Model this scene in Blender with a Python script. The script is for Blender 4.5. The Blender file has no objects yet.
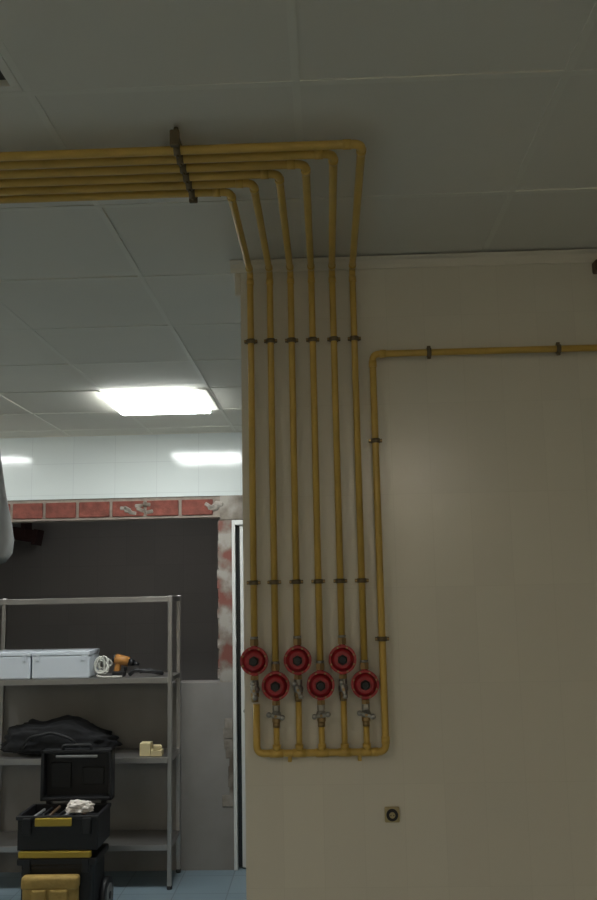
import bpy, bmesh, math, random
from mathutils import Vector, Matrix, noise
random.seed(3)
S=bpy.context.scene
try:
    S.view_settings.view_transform='Standard'
except Exception: pass

# ---------------------------------------------------------------- materials
def mat(name,col,rough=.5,metal=0.,spec=.5,noise_amt=0.,nscale=8.,bump=0.,bscale=60.,coat=0.):
    m=bpy.data.materials.new(name); m.use_nodes=True
    nt=m.node_tree; b=nt.nodes['Principled BSDF']
    b.inputs['Base Color'].default_value=(*col,1)
    b.inputs['Roughness'].default_value=rough
    b.inputs['Metallic'].default_value=metal
    b.inputs['Specular IOR Level'].default_value=spec
    b.inputs['Coat Weight'].default_value=coat
    tc=nt.nodes.new('ShaderNodeTexCoord')
    if noise_amt>0:
        n=nt.nodes.new('ShaderNodeTexNoise'); n.inputs['Scale'].default_value=nscale; n.inputs['Detail'].default_value=4
        nt.links.new(tc.outputs['Object'],n.inputs['Vector'])
        r=nt.nodes.new('ShaderNodeValToRGB')
        r.color_ramp.elements[0].position=.3; r.color_ramp.elements[1].position=.7
        r.color_ramp.elements[0].color=(*[c*(1-noise_amt) for c in col],1)
        r.color_ramp.elements[1].color=(*[min(1,c*(1+noise_amt)) for c in col],1)
        nt.links.new(n.outputs['Fac'],r.inputs['Fac']); nt.links.new(r.outputs['Color'],b.inputs['Base Color'])
    if bump>0:
        n2=nt.nodes.new('ShaderNodeTexNoise'); n2.inputs['Scale'].default_value=bscale; n2.inputs['Detail'].default_value=3
        nt.links.new(tc.outputs['Object'],n2.inputs['Vector'])
        bp=nt.nodes.new('ShaderNodeBump'); bp.inputs['Strength'].default_value=bump; bp.inputs['Distance'].default_value=.01
        nt.links.new(n2.outputs['Fac'],bp.inputs['Height']); nt.links.new(bp.outputs['Normal'],b.inputs['Normal'])
    return m

def tile_mat(name,c1,c2,mortar,w,h,gap,rough,axes='XZ',bump=.15,off=(0,0),spec=.5,coat=0.,wav=0.):
    m=bpy.data.materials.new(name); m.use_nodes=True
    nt=m.node_tree; b=nt.nodes['Principled BSDF']
    g=nt.nodes.new('ShaderNodeNewGeometry'); s=nt.nodes.new('ShaderNodeSeparateXYZ'); c=nt.nodes.new('ShaderNodeCombineXYZ')
    nt.links.new(g.outputs['Position'],s.inputs[0])
    nt.links.new(s.outputs[axes[0]],c.inputs[0]); nt.links.new(s.outputs[axes[1]],c.inputs[1])
    a=nt.nodes.new('ShaderNodeVectorMath'); a.operation='ADD'; a.inputs[1].default_value=(20*w+off[0],20*h+off[1],0)
    nt.links.new(c.outputs[0],a.inputs[0])
    br=nt.nodes.new('ShaderNodeTexBrick'); br.offset=0; br.inputs['Scale'].default_value=1
    br.inputs['Brick Width'].default_value=w; br.inputs['Row Height'].default_value=h
    br.inputs['Mortar Size'].default_value=gap; br.inputs['Mortar Smooth'].default_value=.3
    br.inputs['Color1'].default_value=(*c1,1); br.inputs['Color2'].default_value=(*c2,1); br.inputs['Mortar'].default_value=(*mortar,1)
    nt.links.new(a.outputs[0],br.inputs['Vector']); nt.links.new(br.outputs['Color'],b.inputs['Base Color'])
    b.inputs['Roughness'].default_value=rough; b.inputs['Specular IOR Level'].default_value=spec; b.inputs['Coat Weight'].default_value=coat
    inv=nt.nodes.new('ShaderNodeMath'); inv.operation='SUBTRACT'; inv.inputs[0].default_value=1
    nt.links.new(br.outputs['Fac'],inv.inputs[1])
    bp=nt.nodes.new('ShaderNodeBump'); bp.inputs['Strength'].default_value=bump; bp.inputs['Distance'].default_value=.002
    nt.links.new(inv.outputs[0],bp.inputs['Height'])
    if wav>0:
        n=nt.nodes.new('ShaderNodeTexNoise'); n.inputs['Scale'].default_value=5
        nt.links.new(c.outputs[0],n.inputs['Vector'])
        b2=nt.nodes.new('ShaderNodeBump'); b2.inputs['Strength'].default_value=wav; b2.inputs['Distance'].default_value=.01
        nt.links.new(n.outputs['Fac'],b2.inputs['Height']); nt.links.new(bp.outputs['Normal'],b2.inputs['Normal'])
        bp=b2
    nt.links.new(bp.outputs['Normal'],b.inputs['Normal'])
    return m

def patch_mat(name,ca,cb,cc,scale,lo,hi,rough=.9):
    m=bpy.data.materials.new(name); m.use_nodes=True
    nt=m.node_tree; b=nt.nodes['Principled BSDF']; b.inputs['Roughness'].default_value=rough
    g=nt.nodes.new('ShaderNodeNewGeometry')
    n=nt.nodes.new('ShaderNodeTexNoise'); n.inputs['Scale'].default_value=scale; n.inputs['Detail'].default_value=5
    nt.links.new(g.outputs['Position'],n.inputs['Vector'])
    r=nt.nodes.new('ShaderNodeValToRGB'); e=r.color_ramp.elements
    e[0].position=lo; e[0].color=(*ca,1); e[1].position=hi; e[1].color=(*cc,1)
    k=e.new((lo+hi)/2); k.color=(*cb,1)
    nt.links.new(n.outputs['Fac'],r.inputs['Fac']); nt.links.new(r.outputs['Color'],b.inputs['Base Color'])
    bp=nt.nodes.new('ShaderNodeBump'); bp.inputs['Strength'].default_value=.5; bp.inputs['Distance'].default_value=.01
    nt.links.new(n.outputs['Fac'],bp.inputs['Height']); nt.links.new(bp.outputs['Normal'],b.inputs['Normal'])
    return m

def emit(name,col,st):
    m=bpy.data.materials.new(name); m.use_nodes=True; b=m.node_tree.nodes['Principled BSDF']
    b.inputs['Base Color'].default_value=(.8,.8,.8,1)
    b.inputs['Emission Color'].default_value=(*col,1); b.inputs['Emission Strength'].default_value=st
    return m

M_wall=tile_mat('beige_wall_tiles',(.70,.66,.56),(.725,.685,.58),(.67,.63,.53),.125,.30,.0010,.22,'XZ',.06,(.03,-.04),wav=.06)
M_band=tile_mat('gloss_white_tiles',(.72,.76,.75),(.74,.78,.77),(.64,.67,.67),.30,.225,.002,.10,'XZ',.05,(0,-.05),wav=.10)
M_side=tile_mat('side_wall_tiles',(.66,.62,.54),(.70,.66,.57),(.5,.47,.42),.20,.30,.003,.3,'YZ',.12)
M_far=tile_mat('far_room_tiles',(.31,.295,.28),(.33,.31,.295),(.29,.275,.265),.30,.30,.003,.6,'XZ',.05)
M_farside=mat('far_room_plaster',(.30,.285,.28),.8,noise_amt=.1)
M_floor=tile_mat('blue_grey_floor_tiles',(.20,.27,.32),(.225,.295,.345),(.14,.18,.2),.33,.33,.004,.35,'XY',.2)
M_ceil=mat('ceiling_tile_white',(.74,.715,.63),.75,noise_amt=.03,nscale=1.3,bump=.12,bscale=14)
M_grid=mat('ceiling_grid_metal',(.76,.74,.65),.5)
M_trim=mat('cove_trim_white',(.74,.69,.58),.4)
M_pipe=mat('yellow_gas_paint',(.60,.39,.085),.32,noise_amt=.10,nscale=12)
M_clamp=mat('dark_clamp_steel',(.17,.13,.075),.5,.5)
M_red=mat('red_enamel',(.36,.010,.020),.32,coat=.3)
M_black=mat('black_plastic',(.009,.009,.011),.5)
M_dred=mat('dark_red_cap',(.03,.004,.005),.35)
M_brass=mat('aged_brass',(.36,.25,.12),.35,.9)
M_chrome=mat('grey_nickel',(.38,.37,.35),.3,.9)
M_steel=mat('stainless_steel',(.40,.385,.375),.34,.85,noise_amt=.08,nscale=5)
M_plaster=mat('plasterboard_grey',(.27,.25,.235),.9,noise_amt=.12,nscale=3)
M_rough=patch_mat('broken_plaster',(.14,.11,.085),(.27,.235,.20),(.40,.36,.32),7,.36,.66)
M_jamb=patch_mat('brick_and_plaster_rubble',(.21,.075,.058),(.24,.19,.16),(.38,.345,.31),7,.38,.60)
M_brick=mat('red_brick',(.215,.062,.045),.85,noise_amt=.38,nscale=14,bump=.3)
M_mortar=mat('mortar',(.30,.25,.21),.95,noise_amt=.2,nscale=20)
M_white=mat('white_frame',(.74,.74,.72),.35)
M_dglass=mat('dark_door_glass',(.02,.022,.024),.08)
M_light=emit('lit_diffuser',(.95,1.0,.98),28)
M_light2=emit('lit_diffuser_warm',(1.0,.91,.77),31.0)
M_light3=emit('far_fill_emitter',(1.0,.95,.92),9.0)  # glow of the added fill lamp in the far room
M_unlit=mat('unlit_diffuser',(.26,.22,.16),.4,noise_amt=.05)
M_vent=mat('dark_vent_brown',(.085,.07,.05),.6)
M_sheet=mat('grey_plastic_sheet',(.17,.17,.165),.5,noise_amt=.08,nscale=3)
M_wbox=mat('white_box_plastic',(.62,.66,.72),.35)
M_cable=mat('white_cable',(.62,.61,.56),.5)
M_orange=mat('orange_tool',(.45,.20,.05),.45)
M_bag=mat('black_nylon',(.008,.008,.010),.85,noise_amt=.4,nscale=9,bump=.5,bscale=14)
M_yel=mat('yellow_plastic',(.42,.29,.03),.45)
M_yelbox=mat('pale_yellow_card',(.62,.52,.30),.7)
M_rag=mat('white_rag',(.66,.60,.55),.9)
M_pouch=mat('ochre_leather',(.40,.26,.07),.7,noise_amt=.2,nscale=14,bump=.3)
M_wheel=mat('grey_wheel',(.22,.22,.22),.6)
M_maroon=mat('maroon_duct',(.055,.018,.016),.6)
M_sock=mat('socket_beige',(.46,.38,.20),.5)
M_brown=mat('brown_plastic',(.10,.06,.035),.5)

# ---------------------------------------------------------------- mesh builder
class MB:
    def __init__(s,name): s.name=name; s.bm=bmesh.new(); s.mats=[]
    def mi(s,m):
        if m not in s.mats: s.mats.append(m)
        return s.mats.index(m)
    def _tag(s,verts,m,smooth):
        i=s.mi(m); fs=set()
        for v in verts:
            for f in v.link_faces: fs.add(f)
        for f in fs: f.material_index=i; f.smooth=smooth
    def box(s,a,b,m,bev=0,rot=None,smooth=False,seg=2):
        a=Vector(a); b=Vector(b); c=(a+b)/2; d=b-a
        r=bmesh.ops.create_cube(s.bm,size=1); vs=r['verts']
        for v in vs: v.co=Vector((v.co.x*abs(d.x),v.co.y*abs(d.y),v.co.z*abs(d.z)))
        if bev>0:
            es=list({e for v in vs for e in v.link_edges})
            q=bmesh.ops.bevel(s.bm,geom=es,offset=bev,segments=seg,affect='EDGES',profile=.5)
            vs=list({v for f in q['faces'] for v in f.verts}|{v for v in vs if v.is_valid})
        if rot is not None:
            for v in vs: v.co=rot@v.co
        for v in vs: v.co+=c
        s._tag(vs,m,smooth); return vs
    def cyl(s,p,q,r,m,r2=None,seg=24,smooth=True,caps=True):
        p=Vector(p); q=Vector(q); d=q-p
        r_=bmesh.ops.create_cone(s.bm,cap_ends=caps,segments=seg,radius1=r,radius2=r if r2 is None else r2,depth=d.length)
        mt=Vector((0,0,1)).rotation_difference(d.normalized()).to_matrix()
        for v in r_['verts']: v.co=mt@v.co+(p+q)/2
        s._tag(r_['verts'],m,smooth)
        for v in r_['verts']:
            for f in v.link_faces:
                if len(f.verts)>4: f.smooth=False
    def sph(s,c,r,m,sc=(1,1,1),seg=20):
        q=bmesh.ops.create_uvsphere(s.bm,u_segments=seg,v_segments=seg//2,radius=r)
        for v in q['verts']: v.co=Vector((v.co.x*sc[0],v.co.y*sc[1],v.co.z*sc[2]))+Vector(c)
        s._tag(q['verts'],m,True); return q['verts']
    def tube(s,pts,r,m,fil=0,seg=12,fs=6,cyclic=False):
        pts=[Vector(p) for p in pts]
        if fil>0:
            o=[pts[0]]
            for i in range(1,len(pts)-1):
                a,b,c=pts[i-1],pts[i],pts[i+1]
                u=(a-b).normalized(); w=(c-b).normalized()
                s0=b+u*fil; s1=b+w*fil
                for k in range(fs+1):
                    t=k/fs; o.append(s0*(1-t)**2+b*2*t*(1-t)+s1*t*t)
            o.append(pts[-1]); pts=o
        i_=s.mi(m); rings=[]
        t0=(pts[1]-pts[0]).normalized()
        n=t0.orthogonal().normalized(); N=len(pts)
        for i,p in enumerate(pts):
            if i==0: t=t0
            elif i==N-1: t=(pts[-1]-pts[-2]).normalized()
            else: t=((pts[i+1]-p).normalized()+(p-pts[i-1]).normalized()).normalized()
            n=(n-t*n.dot(t)).normalized(); bn=t.cross(n)
            rings.append([s.bm.verts.new(p+(n*math.cos(2*math.pi*k/seg)+bn*math.sin(2*math.pi*k/seg))*r) for k in range(seg)])
        for a,b in zip(rings,rings[1:]):
            for k in range(seg):
                f=s.bm.faces.new((a[k],a[(k+1)%seg],b[(k+1)%seg],b[k])); f.material_index=i_; f.smooth=True
        for rg in (rings[0][::-1],rings[-1]):
            f=s.bm.faces.new(rg); f.material_index=i_
    def poly(s,pts,thick,m,smooth=False):
        i=s.mi(m); a=[s.bm.verts.new(p) for p in pts]; t=Vector(thick); b=[s.bm.verts.new(Vector(p)+t) for p in pts]
        fs=[s.bm.faces.new(a),s.bm.faces.new(b[::-1])]
        n=len(a)
        for k in range(n): fs.append(s.bm.faces.new((a[k],b[k],b[(k+1)%n],a[(k+1)%n])))
        for f in fs: f.material_index=i; f.smooth=smooth
    def done(s,parent=None):
        bmesh.ops.recalc_face_normals(s.bm,faces=s.bm.faces[:])
        vs=s.bm.verts
        lo=Vector([min(v.co[k] for v in vs) for k in range(3)]); hi=Vector([max(v.co[k] for v in vs) for k in range(3)])
        c=Vector(((lo.x+hi.x)/2,(lo.y+hi.y)/2,lo.z))
        if parent is not None: c=Vector((0,0,0))
        for v in vs: v.co-=c
        me=bpy.data.meshes.new(s.name); s.bm.to_mesh(me); s.bm.free()
        for m in s.mats: me.materials.append(m)
        o=bpy.data.objects.new(s.name,me); o.location=c; S.collection.objects.link(o)
        if parent is not None: o.parent=parent
        return o

FZ=.10; CZ=3.05; XL=-3.7; XR=3.0; YB=-3.0; YW=2.8; YK=6.05
GX=-.638
# ---------------------------------------------------------------- room shell
b=MB('floor'); b.box((XL-.15,YB-.15,FZ-.1),(XR+.15,9.15,FZ),M_floor); b.done()

b=MB('ceiling')
skip={(-1,5),(-4,5),(-1,-1),(2,-8),(-3,-5),(-2,-5)}
for i in range(-6,8):
    for j in range(-9,9):
        if (i,j) in skip: continue
        x0=max(GX+.595*i,XL); x1=min(GX+.595*(i+1),XR)
        y0=max(1.75+.58*j,YB); y1=min(1.75+.58*(j+1),YK)
        if x1-x0<.02 or y1-y0<.02: continue
        g=.004; z=CZ
        dz=[random.uniform(-.003,.002) for _ in range(4)]
        vs=b.box((x0+g,y0+g,z),(x1-g,y1-g,z+.015),M_ceil)
        for v in vs:
            k=(0 if v.co.x<(x0+x1)/2 else 1)+(0 if v.co.y<(y0+y1)/2 else 2)
            v.co.z+=dz[k]
b.box((XL,YB,CZ+.03),(XR,YK,CZ+.1),M_ceil)
ceil=b.done()
b=MB('ceiling_grid')
for i in range(-5,7):
    x=GX+.595*i
    if XL<x<XR: b.box((x-.009,YB,CZ-.003),(x+.009,YK,CZ+.003),M_grid)
for j in range(-8,9):
    y=1.75+.58*j
    if YB<y<YK: b.box((XL,y-.009,CZ-.0035),(XR,y+.009,CZ+.0025),M_grid)
b.box((XL,YK-.02,CZ-.003),(XR,YK,CZ+.003),M_grid)
g=b.done(); g.parent=ceil; g.matrix_parent_inverse=Matrix.Translation(-ceil.location)

def light_panel(ix,iy,m,name='ceiling_light_panel',drop=.03):
    x0=GX+.595*ix; y0=1.75+.58*iy
    b=MB(name)
    a=.006
    X1=x0+.595-a-.044; X0=x0+a-.034
    for (p,q) in [((X0,y0+a),(X1+.040,y0+a+.012)),((X0,y0+.58-a-.012),(X1+.040,y0+.58-a)),
                  ((X0,y0+a+.012),(X0+.012,y0+.58-a-.012)),((X1-.012,y0+a+.012),(X1+.040,y0+.58-a-.012))]:
        b.box((p[0],p[1],CZ-.008),(q[0],q[1],CZ+.02),M_grid)
    b.box((X0+.012,y0+a+.012,CZ-drop),(X1-.012,y0+.58-a-.012,CZ+.012),m,.006)
    return b.done()
light_panel(-1,5,M_light); light_panel(-4,5,M_light)
light_panel(2,-8,M_light2,drop=.002); light_panel(-3,-5,M_light2,drop=.002) ; light_panel(-2,-5,M_unlit,drop=.002)
# dark ventilation grille in the near ceiling
b=MB('ceiling_vent_grille')
vx0,vx1,vy0,vy1=GX-.595+.01,GX-.01,1.18,1.74
b.box((vx0,vy0,CZ+.012),(vx1,vy1,CZ+.028),M_vent)
for (p,q) in [((vx0,vy0),(vx1,vy0+.022)),((vx0,vy1-.022),(vx1,vy1)),((vx0,vy0+.022),(vx0+.022,vy1-.022)),((vx1-.022,vy0+.022),(vx1,vy1-.022))]:
    b.box((p[0],p[1],CZ-.004),(q[0],q[1],CZ+.014),M_grid,.002)
r=Matrix.Rotation(math.radians(35),3,'X')
k=vy0+.045
while k<vy1-.04:
    b.box((vx0+.022,k-.013,CZ+.003),(vx1-.022,k+.013,CZ+.005),M_vent,rot=r); k+=.028
b.done()

b=MB('wall_front'); b.box((-.272,YW,FZ),(XR,YW+.14,CZ),M_wall); b.done()
b=MB('trim_1')
pts=[(0,-.034),(-.006,-.034),(-.010,-.022),(-.018,-.010),(-.030,-.005),(-.034,0),(0,0)]
b.poly([(-.305,YW+p[0],CZ-.006+p[1]) for p in pts],(XR+.305,0,0),M_trim)
b.box((-.305,YW,CZ-.036),(-.272,YW+.14,CZ-.006),M_trim,.006)
b.box((-.292,YW-.003,CZ-.12),(-.270,YW+.02,CZ-.036),M_trim,.006)
b.done()
b=MB('wall_left'); b.box((XL-.15,YB-.15,FZ),(XL,YK,CZ+.1),M_side); b.done()
b=MB('wall_right'); b.box((XR,YB-.15,FZ),(XR+.15,9.15,CZ+.1),M_side); b.done()
b=MB('wall_rear'); b.box((XL,YB-.15,FZ),(XR,YB,CZ+.1),M_wall); b.done()

TH=.16
b=MB('wall_back_upper')
b.box((XL,YK,2.595),(XR,YK+TH,CZ+.1),M_band)
b.box((XL,YK+.012,2.445),(-.75,YK+TH,2.595),M_mortar)
b.box((-.75,YK+.004,2.425),(.3,YK+TH,2.595),M_rough)
x=-.80; k=0
while x>XL+.25:
    w=.222+random.uniform(-.008,.008)
    b.box((x-w,YK-.002,2.462),(x,YK+.05,2.572),M_brick,.006)
    x-=w+.022; k+=1
for (px_,w) in ((-.80,.10),(-1.32,.15),(-1.40,.07)):
    for q in range(4):
        xx=px_+random.uniform(-w/2,w/2); z0=2.46+random.uniform(0,.07)
        b.box((xx-.035,YK-.007,z0),(xx+.035,YK+.03,z0+.04),M_rough,.012,rot=Matrix.Rotation(random.uniform(-.6,.6),3,'Y'),seg=1)
b.done()
b=MB('wall_back_jamb')
b.box((-.757,YK,1.31),(-.668,YK+TH,2.42),M_jamb)
for i in range(16):
    z=1.33+i*.068
    b.box((-.765-random.uniform(0,.010),YK+.01,z),(-.74,YK+TH-.02,z+.066),M_jamb,.006,seg=1)
b.done()
b=MB('wall_back_lower')
b.box((XL,YK,FZ),(-.668,YK+TH,1.31),M_plaster)
for i in range(9):
    z=.50+i*.062
    w=random.uniform(.02,.075)
    b.box((-.67-w,YK-.006,z),(-.668,YK+.01,z+.075),M_rough,.004,seg=1)
b.done()
b=MB('wall_back_right')
b.box((.302,YK,FZ),(XR,YK+TH,2.595),M_plaster)
b.done()
b=MB('door_1')
y0=YK+.02;y1=YK+.08
b.box((-.666,y0-.03,FZ),(-.642,y1,2.42),M_white,.003)
b.box((.27,y0-.03,FZ),(.3,y1,2.42),M_white,.003)
b.box((-.642,y0-.03,2.385),(.27,y1,2.42),M_white,.003)
b.box((-.640,y0+.012,FZ+.01),(-.612,y1-.01,2.383),M_dglass)
b.box((-.612,y0-.01,FZ+.01),(-.56,y1,2.383),M_white,.004)
b.box((.21,y0-.01,FZ+.01),(.268,y1,2.383),M_white,.004)
b.box((-.56,y0-.01,FZ+.01),(.21,y1,FZ+.12),M_white,.004)
b.box((-.56,y0-.01,2.31),(.21,y1,2.383),M_white,.004)
b.box((-.56,y0-.01,1.05),(.21,y1,1.12),M_white,.004)
b.box((-.56,y0+.02,FZ+.12),(.21,y1-.02,2.31),M_dglass)
b.cyl((-.585,y0-.05,1.12),(-.585,y0,1.12),.01,M_chrome); b.cyl((-.585,y0-.05,1.12),(-.48,y0-.05,1.12),.009,M_chrome)
b.done()
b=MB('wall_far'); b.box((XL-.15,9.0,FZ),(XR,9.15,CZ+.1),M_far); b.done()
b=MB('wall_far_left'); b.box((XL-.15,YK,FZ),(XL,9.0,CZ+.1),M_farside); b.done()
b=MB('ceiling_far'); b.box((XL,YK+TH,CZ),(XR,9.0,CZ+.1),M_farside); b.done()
b=MB('added_far_fill_lamp')  # added lamp, hidden above the opening, to brighten the far room
b.box((-2.3,7.3,CZ-.04),(-1.1,7.45,CZ),M_white,.005); b.box((-2.27,7.32,CZ-.06),(-1.13,7.43,CZ-.038),M_light3,.01)
b.done()
b=MB('air_duct')
r=Matrix.Rotation(math.radians(10),3,'Y')
b.box((-3.68,8.72,2.50),(-2.95,8.9,2.63),M_maroon,.008,rot=r)
b.box((-3.0,8.70,2.42),(-2.96,8.92,2.58),M_maroon,.004,rot=r)
for xx in (-3.5,-3.1):
    b.cyl((xx,8.81,2.55),(xx,8.81,CZ),.008,M_clamp)
    b.box((xx-.02,8.70,2.48),(xx+.02,8.92,2.66),M_maroon,.003)
b.done()

# ---------------------------------------------------------------- gas pipes
YP=2.765; RP=.0108; ZP=2.999
px=[-.236,-.17,-.10,-.03,.04,.108]
yt=[2.165,2.118,2.072,2.025,1.978,1.935]
regz=[1.722,1.645]*3
def wall_clamp(b,x,z,y=YP,r=RP,vert=True):
    if vert:
        b.cyl((x,y,z-.007),(x,y,z+.007),r+.004,M_clamp)
        b.box((x-.022,y-.005,z-.006),(x+.022,y+.005,z+.006),M_clamp,.002)
        b.cyl((x,y+r,z),(x,YW-.0005,z),.005,M_clamp,seg=10)
        for s in (-1,1): b.cyl((x+s*.0185,y-.010,z),(x+s*.0185,y+.006,z),.0035,M_brass,seg=8)
    else:
        b.cyl((x-.007,y,z),(x+.007,y,z),r+.004,M_clamp)
        b.box((x-.006,y-.005,z-.022),(x+.006,y+.005,z+.022),M_clamp,.002)
        b.cyl((x,y+r,z),(x,YW-.0005,z),.005,M_clamp,seg=10)
for i,x in enumerate(px):
    b=MB('gas_pipe')
    b.tube([(XL+.005,yt[i],ZP),(x,yt[i],ZP),(x,YP,ZP),(x,YP,regz[i]+.074)],RP,M_pipe,fil=.024,seg=16,fs=8)
    b.cyl((x-.046,yt[i],ZP),(x-.026,yt[i],ZP),RP+.0015,M_pipe)
    b.cyl((x,yt[i]+.026,ZP),(x,yt[i]+.044,ZP),RP+.0015,M_pipe)
    b.cyl((x,YP-.046,ZP),(x,YP-.026,ZP),RP+.0015,M_pipe)
    b.cyl((x,YP,ZP-.044),(x,YP,ZP-.026),RP+.0015,M_pipe)
    wall_clamp(b,x,2.757); wall_clamp(b,x,1.964)
    b.done()
b=MB('pipe_support_bracket')
sx=-.338
b.box((sx-.009,1.91,ZP+.0125),(sx+.009,2.20,ZP+.024),M_clamp,.002)
b.cyl((sx,1.915,ZP+.02),(sx,1.915,CZ-.004),.006,M_clamp); b.cyl((sx,2.19,ZP+.02),(sx,2.19,CZ-.004),.006,M_clamp)
for y in yt:
    b.cyl((sx-.008,y,ZP),(sx+.008,y,ZP),RP+.003,M_clamp)
    b.cyl((sx,y,ZP-.019),(sx,y,ZP-.011),.004,M_clamp,seg=8)
b.box((sx-.013,1.897,ZP-.006),(sx+.010,1.912,ZP+.035),M_clamp,.003)
b.box((sx-.013,2.188,ZP-.014),(sx+.010,2.200,ZP+.035),M_clamp,.003)
b.done()

b=MB('gas_manifold_pipe')
R2=.0112; zm=1.442
b.tube([(-.232,YP,1.59),(-.232,YP,zm),(.166,YP,zm),(.166,YP,2.703),(XR-.02,YP,2.703)],R2,M_pipe,fil=.024,seg=16,fs=8)
for i,x in enumerate(px):
    if i==0: continue
    top=regz[i]-.126
    b.cyl((x,YP,zm),(x,YP,top),.0095,M_pipe)
    b.cyl((x,YP,zm+.008),(x,YP,zm+.026),.0125,M_pipe)
    b.cyl((x-.02,YP,zm),(x+.02,YP,zm),R2+.0018,M_pipe)
for x in (-.13,.085):
    b.box((x-.006,YP-.006,zm-.026),(x+.006,YW-.0005,zm-.008),M_pipe,.002)
b.cyl((.166,YP,zm+.024),(.166,YP,zm+.045),R2+.002,M_pipe); b.cyl((.166-.045,YP,zm),(.166-.024,YP,zm),R2+.002,M_pipe)
b.cyl((.166,YP,2.658),(.166,YP,2.679),R2+.002,M_pipe); b.cyl((.19,YP,2.703),(.211,YP,2.703),R2+.002,M_pipe)
wall_clamp(b,.166,2.412,r=R2); wall_clamp(b,.166,1.782,r=R2)
wall_clamp(b,.352,2.703,r=R2,vert=False); wall_clamp(b,.775,2.703,r=R2,vert=False); wall_clamp(b,1.5,2.703,r=R2,vert=False)
b.done()

for i,x in enumerate(px):
    z=regz[i]
    b=MB('gas_pressure_regulator')
    y=YP-.004
    b.cyl((x,y+.020,z),(x,y+.003,z),.026,M_red,r2=.040,seg=40)
    b.cyl((x,y+.003,z),(x,y-.004,z),.0435,M_red,seg=48)
    b.cyl((x,y-.005,z),(x,y-.012,z),.0435,M_red,seg=48)
    b.cyl((x,y-.012,z),(x,y-.022,z),.036,M_red,r2=.024,seg=40)
    b.cyl((x,y-.022,z),(x,y-.030,z),.0165,M_dred,seg=6)
    b.cyl((x,y-.030,z),(x,y-.038,z),.0135,M_black,r2=.011)
    for k in range(8):
        a=k*math.pi/4+.39
        b.cyl((x+.038*math.cos(a),y+.005,z+.038*math.sin(a)),(x+.038*math.cos(a),y-.016,z+.038*math.sin(a)),.0032,M_brass,seg=6,smooth=False)
    b.cyl((x,y+.004,z+.036),(x,y+.004,z+.050),.0105,M_red)
    b.cyl((x,y+.004,z+.046),(x,y+.004,z+.066),.0145,M_brass,seg=6,smooth=False)
    b.cyl((x,y+.004,z+.066),(x,y+.004,z+.0735),.0125,M_chrome)
    b.cyl((x,y+.004,z-.050),(x,y+.004,z-.036),.0105,M_red)
    b.cyl((x,y+.004,z-.059),(x,y+.004,z-.046),.0138,M_brass,seg=6,smooth=False)
    b.done()
    b=MB('gas_shutoff_valve')
    zc=z-.088
    b.cyl((x,YP,zc+.028),(x,YP,zc+.012),.0125,M_chrome,seg=6,smooth=False)
    b.sph((x,YP,zc),.0155,M_chrome)
    b.cyl((x,YP,zc-.010),(x,YP,zc-.022),.0130,M_brass,seg=6,smooth=False)
    b.cyl((x,YP,zc-.022),(x,YP,zc-.0375),.0112,M_brass)
    b.cyl((x,YP,zc),(x,YP-.030,zc),.0055,M_chrome,seg=12)
    rot=Matrix.Rotation(math.radians([80,12,65,-8,75,15][i]),3,'Y')
    b.box((x-.024,YP-.036,zc-.006),(x+.024,YP-.029,zc+.006),M_chrome,.003,rot=rot)
    for s in (-1,1):
        p=rot@Vector((s*.021,0,0))
        b.sph((x+p.x,YP-.034,zc+p.z),.0085,M_chrome,(1,.8,1))
    b.cyl((x,YP-.029,zc),(x,YP-.042,zc),.0045,M_brass,seg=6)
    b.done()

b=MB('wall_socket')
b.box((.157,YW-.010,1.228),(.203,YW,1.274),M_sock,.004)
b.cyl((.18,YW-.013,1.251),(.18,YW-.009,1.251),.018,M_black)
b.cyl((.18,YW-.016,1.251),(.18,YW-.010,1.251),.009,M_sock)
for s in (-1,1): b.cyl((.18+s*.0045,YW-.0175,1.251),(.18+s*.0045,YW-.015,1.251),.0018,M_black,seg=8)
b.done()
b=MB('junction_box')
b.box((.915,YW-.045,2.965),(1.01,YW,3.005),M_brown,.006)
b.box((.925,YW-.05,2.972),(1.0,YW-.044,2.998),M_clamp,.002)
b.done()

b=MB('hanging_plastic_sheet')
prof=[(3.05,-2.06),(2.95,-2.0),(2.82,-1.925),(2.65,-1.895),(2.5,-1.87),(2.35,-1.838),(2.25,-1.822),(2.17,-1.83),(2.12,-1.87)]
nx=16
def off(u,z): return .035*math.sin(u*9+z*2)+.015*math.sin(u*23-z*5)
G=[]
for z,xe in prof:
    row=[]
    for k in range(nx+1):
        u=k/nx; x=xe*(1-u)+(-2.75)*u; zz=z-(0 if z>3.04 else .05*math.sin(u*5)*(3.05-z))
        row.append(b.bm.verts.new((x,5.0+off(u,z),zz)))
    G.append(row)
ii=b.mi(M_sheet)
for r0,r1 in zip(G,G[1:]):
    for k in range(nx):
        f=b.bm.faces.new((r0[k],r0[k+1],r1[k+1],r1[k])); f.smooth=True
o=b.done(); md=o.modifiers.new('thick','SOLIDIFY'); md.thickness=.004

# ---------------------------------------------------------------- steel shelf
b=MB('steel_shelving_unit')
SX0,SX1,SY0,SY1=-2.265,-1.02,5.68,6.03
P=.028
for x in (SX0,SX1-P):
    for y in (SY0,SY1-P):
        b.box((x,y,FZ+.02),(x+P,y+P,1.905),M_steel,.003)
        b.cyl((x+P/2,y+P/2,FZ),(x+P/2,y+P/2,FZ+.022),.016,M_black)
SH=[1.900,1.385,.890,.365]
for z in SH:
    b.box((SX0+.004,SY0+.004,z-.032),(SX1-.004,SY1-.004,z),M_steel,.004)
    b.box((SX0+P,SY0-.001,z-.034),(SX1-P,SY0+.006,z+.001),M_steel,.002)
b.done()

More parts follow.
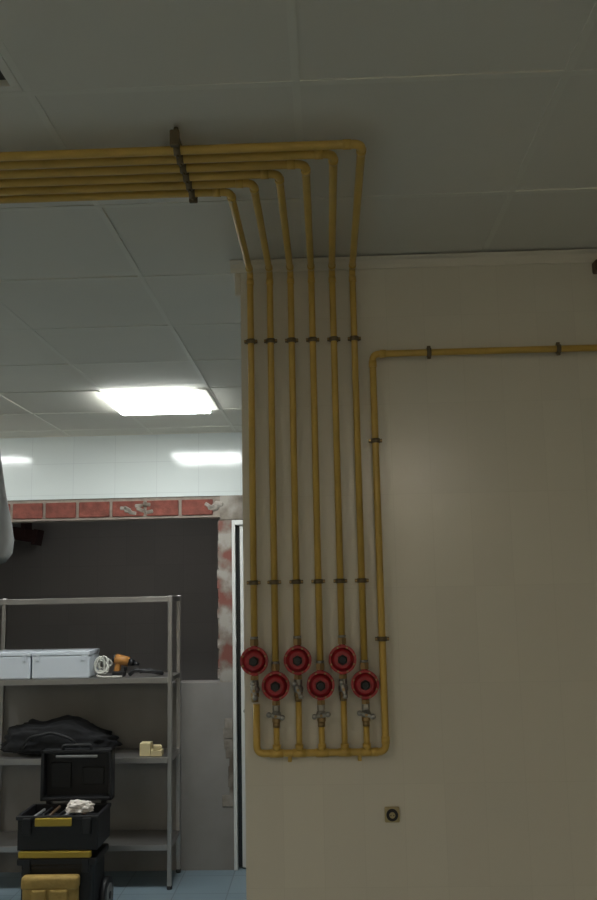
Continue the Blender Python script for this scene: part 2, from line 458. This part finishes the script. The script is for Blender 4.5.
for (x0,x1) in ((-2.225,-1.955),(-1.945,-1.565)):
    b=MB('plastic_enclosure_box')
    b.box((x0,5.70,1.387),(x1,5.95,1.535),M_wbox,.01)
    b.box((x0-.003,5.697,1.53),(x1+.003,5.953,1.562),M_wbox,.008)
    for xx in (x0+.04,x1-.04): b.box((xx-.012,5.694,1.50),(xx+.012,5.70,1.545),M_wbox,.002)
    b.done()
b=MB('white_cable_coil')
pts=[]
for k in range(150):
    a=k/150*2*math.pi*6
    pts.append((-1.502+(.036+.016*math.sin(a*.37))*math.cos(a)+.006*math.sin(a*.2),5.78+.05*math.sin(a*.31),1.389+.072+(.042+.014*math.cos(a*.53))*math.sin(a)+.010*math.sin(a*.23)))
b.tube(pts,.0058,M_cable,seg=8)
b.tube([(-1.52,5.72,1.405),(-1.50,5.70,1.396),(-1.46,5.705,1.394),(-1.40,5.70,1.394),(-1.35,5.705,1.394)],.0058,M_cable,seg=8,fil=.01)
b.done()
b=MB('power_drill')
zz=1.387; dx=.005
b.cyl((-1.42+dx,5.79,zz+.115),(-1.33+dx,5.79,zz+.092),.032,M_orange)
b.cyl((-1.33+dx,5.79,zz+.092),(-1.295+dx,5.79,zz+.083),.028,M_black,r2=.018)
b.cyl((-1.295+dx,5.79,zz+.083),(-1.262+dx,5.79,zz+.074),.014,M_black,r2=.008)
b.cyl((-1.435+dx,5.79,zz+.118),(-1.42+dx,5.79,zz+.115),.024,M_black,r2=.032)
b.box((-1.425+dx,5.772,zz+.012),(-1.385+dx,5.808,zz+.096),M_orange,.01,rot=Matrix.Rotation(math.radians(12),3,'Y'))
b.box((-1.435+dx,5.755,zz),(-1.355+dx,5.825,zz+.035),M_black,.006)
b.box((-1.36+dx,5.77,zz+.035),(-1.345+dx,5.81,zz+.06),M_black,.003)
b.done()
b=MB('black_cable')
b.tube([(-1.31,5.74,zz+.014),(-1.27,5.73,zz+.045),(-1.22,5.75,zz+.035),(-1.16,5.76,zz+.03),(-1.10,5.80,zz+.014),(-1.15,5.84,zz+.014),(-1.21,5.86,zz+.035),(-1.27,5.87,zz+.02)],.013,M_black,fil=.02,seg=8); b.done()

def lump(name,c,s,m,amp=.25,seed=0,fr=3.,top=None):
    b=MB(name)
    vs=bmesh.ops.create_icosphere(b.bm,subdivisions=5,radius=1)['verts']
    for v in vs:
        n=noise.fractal(Vector((v.co.x*fr+seed,v.co.y*fr,v.co.z*fr)),.9,2.,4)
        f=noise.fractal(Vector((v.co.x*fr*2+seed,v.co.y*2+v.co.z*6,v.co.z)),.9,2.,3)
        co=Vector([math.copysign(abs(q)**.8,q) for q in v.co])*(1+amp*n*.5+amp*.3*f)
        if co.z<0: co.z*=.25
        elif top: co.z*=top(co.x)
        v.co=Vector((co.x*s[0]+c[0],co.y*s[1]+c[1],co.z*s[2]+c[2]))
    lo=min(v.co.z for v in vs)
    for v in vs: v.co.z+=c[2]-lo
    b._tag(vs,m,True); return b
b=lump('black_holdall_bag',(-1.80,5.85,.892),(.375,.125,.175),M_bag,.26,3,fr=2.2,top=lambda x:1.0+.10*math.sin(x*6)-.22*max(0,x)-.08*max(0,-x))
b.tube([(-2.0,5.73,.95),(-1.95,5.71,1.02),(-1.8,5.70,1.05),(-1.68,5.71,1.01),(-1.62,5.73,.94)],.010,M_black,fil=.03,seg=8)
b.done()
b=MB('small_cardboard_boxes')
b.box((-1.235,5.72,.892),(-1.165,5.80,.972),M_yelbox,.003)
b.box((-1.16,5.71,.892),(-1.09,5.78,.930),M_yelbox,.003)
b.box((-1.15,5.72,.931),(-1.10,5.78,.955),M_yelbox,.003,rot=Matrix.Rotation(.3,3,'Z'))
b.done()

# ---------------------------------------------------------------- rolling toolbox
tb=bpy.data.objects.new('rolling_toolbox',None); S.collection.objects.link(tb); tb.location=(0,0,0)
X0,X1,Y0,Y1=-1.79,-1.32,5.06,5.34
b=MB('lower_bin')
b.box((X0+.03,Y0+.01,.17),(X1-.03,Y1,.44),M_black,.02)
b.box((X0+.01,Y0-.005,.435),(X1-.01,Y1+.005,.475),M_black,.01)
b.box((X0+.02,Y0-.012,.477),(X1-.04,Y0+.02,.512),M_yel,.006)
for x in (X0+.05,X1-.09): b.box((x,Y0-.014,.40),(x+.04,Y0+.01,.47),M_black,.004)
b.box((X0+.05,Y0+.03,FZ),(X0+.09,Y0+.07,.18),M_black,.006); b.box((X1-.09,Y0+.03,FZ),(X1-.05,Y0+.07,.18),M_black,.006)
b.done(tb)
b=MB('wheels')
for x in (X0+.012,X1-.012):
    b.cyl((x-.018,Y1-.04,FZ+.10),(x+.018,Y1-.04,FZ+.10),.10,M_black,seg=40)
    b.cyl((x-.022,Y1-.04,FZ+.10),(x+.022,Y1-.04,FZ+.10),.065,M_wheel,seg=32)
    b.cyl((x-.026,Y1-.04,FZ+.10),(x+.026,Y1-.04,FZ+.10),.02,M_black)
b.box((X0+.03,Y1-.05,FZ+.09),(X1-.03,Y1-.03,FZ+.11),M_clamp)
b.done(tb)
b=MB('upper_box')
zb,zt=.515,.70
b.box((X0+.01,Y0,zb),(X1-.005,Y0+.012,zt),M_black,.004)
b.box((X0+.01,Y1-.012,zb),(X1-.005,Y1,zt),M_black,.004)
b.box((X0+.01,Y0+.01,zb),(X0+.022,Y1-.01,zt),M_black,.004)
b.box((X1-.017,Y0+.01,zb),(X1-.005,Y1-.01,zt),M_black,.004)
b.box((X0+.015,Y0+.01,zb),(X1-.01,Y1-.01,zb+.012),M_black)
b.box((X0,Y0-.008,zt-.022),(X1,Y0+.014,zt),M_black,.005)
b.box((X0,Y1-.014,zt-.022),(X1,Y1+.008,zt),M_black,.005)
b.box((X0,Y0,zt-.022),(X0+.02,Y1,zt),M_black,.005); b.box((X1-.02,Y0,zt-.022),(X1,Y1,zt),M_black,.005)
b.box((X0+.11,Y0-.016,.645),(X1-.15,Y0-.002,.690),M_yel,.006)
for x in (X0+.04,X1-.09): b.box((x,Y0-.018,.60),(x+.05,Y0,.69),M_black,.006)
b.box((X0+.03,Y0+.02,.64),(X1-.03,Y1-.02,.65),M_black)
for k in range(7):
    xx=X0+.06+k*.045
    b.cyl((xx,Y0+.05,.664),(xx+.03,Y1-.06,.68+.008*(k%3)),.009,[M_wheel,M_black,M_brown,M_black][k%4],seg=10)
b.done(tb)
b=MB('open_lid')
L0,L1=X0+.05,X1+.01
b.box((L0,Y1+.03,.72),(L1,Y1+.045,1.01),M_black,.006)
for (p,q) in (((L0,.72),(L0+.02,1.01)),((L1-.02,.72),(L1,1.01)),((L0,.99),(L1,1.01)),((L0,.72),(L1,.74))):
    b.box((p[0],Y1-.03,p[1]),(q[0],Y1+.04,q[1]),M_black,.005)
b.box((L0+.09,Y1-.035,.965),(L1-.09,Y1-.02,.98),M_wheel,.004)
b.box((L0+.05,Y1+.018,.78),(L0+.17,Y1+.032,.93),M_black,.004); b.box((L1-.19,Y1+.018,.80),(L1-.06,Y1+.032,.90),M_black,.004)
b.box((L0+.03,Y1-.01,.66),(L0+.06,Y1+.03,.74),M_black,.004); b.box((L1-.07,Y1-.01,.66),(L1-.04,Y1+.03,.74),M_black,.004)
b.tube([(L0+.13,Y1-.02,1.005),(L0+.13,Y1-.02,1.035),(L1-.13,Y1-.02,1.035),(L1-.13,Y1-.02,1.005)],.009,M_black,fil=.015)
b.done(tb)
b=lump('rag',(-1.45,5.13,.70),(.075,.045,.05),M_rag,.4,7,fr=2.2); b.done(tb)
b=MB('tool_pouch')
b.box((X0+.06,Y0-.055,.20),(X1-.10,Y0+.008,.385),M_pouch,.022,seg=4,smooth=True)
b.box((X0+.055,Y0-.065,.325),(X1-.095,Y0+.002,.395),M_pouch,.018,seg=4,smooth=True)
b.box((X0+.12,Y0-.072,.24),(X0+.20,Y0-.05,.33),M_pouch,.01); b.box((X0+.22,Y0-.072,.24),(X1-.15,Y0-.05,.33),M_pouch,.01)
b.done(tb)

# ---------------------------------------------------------------- camera
cd=bpy.data.cameras.new('camera'); cam=bpy.data.objects.new('camera',cd); S.collection.objects.link(cam); S.camera=cam
cd.sensor_fit='VERTICAL'; cd.sensor_height=24; cd.lens=24*860/900; cd.clip_start=.05
R=Matrix.Rotation(math.radians(1.75),3,'Z')@Matrix.Rotation(math.radians(99),3,'X')@Matrix.Rotation(math.radians(-1.15),3,'Z')
cam.matrix_world=Matrix.Translation((0,0,1.95))@R.to_4x4()

w=bpy.data.worlds.new('world'); S.world=w; w.use_nodes=True
w.node_tree.nodes['Background'].inputs[0].default_value=(.5,.5,.5,1); w.node_tree.nodes['Background'].inputs[1].default_value=.02

for o in S.objects:
    if o.parent is None: o.location.z-=FZ
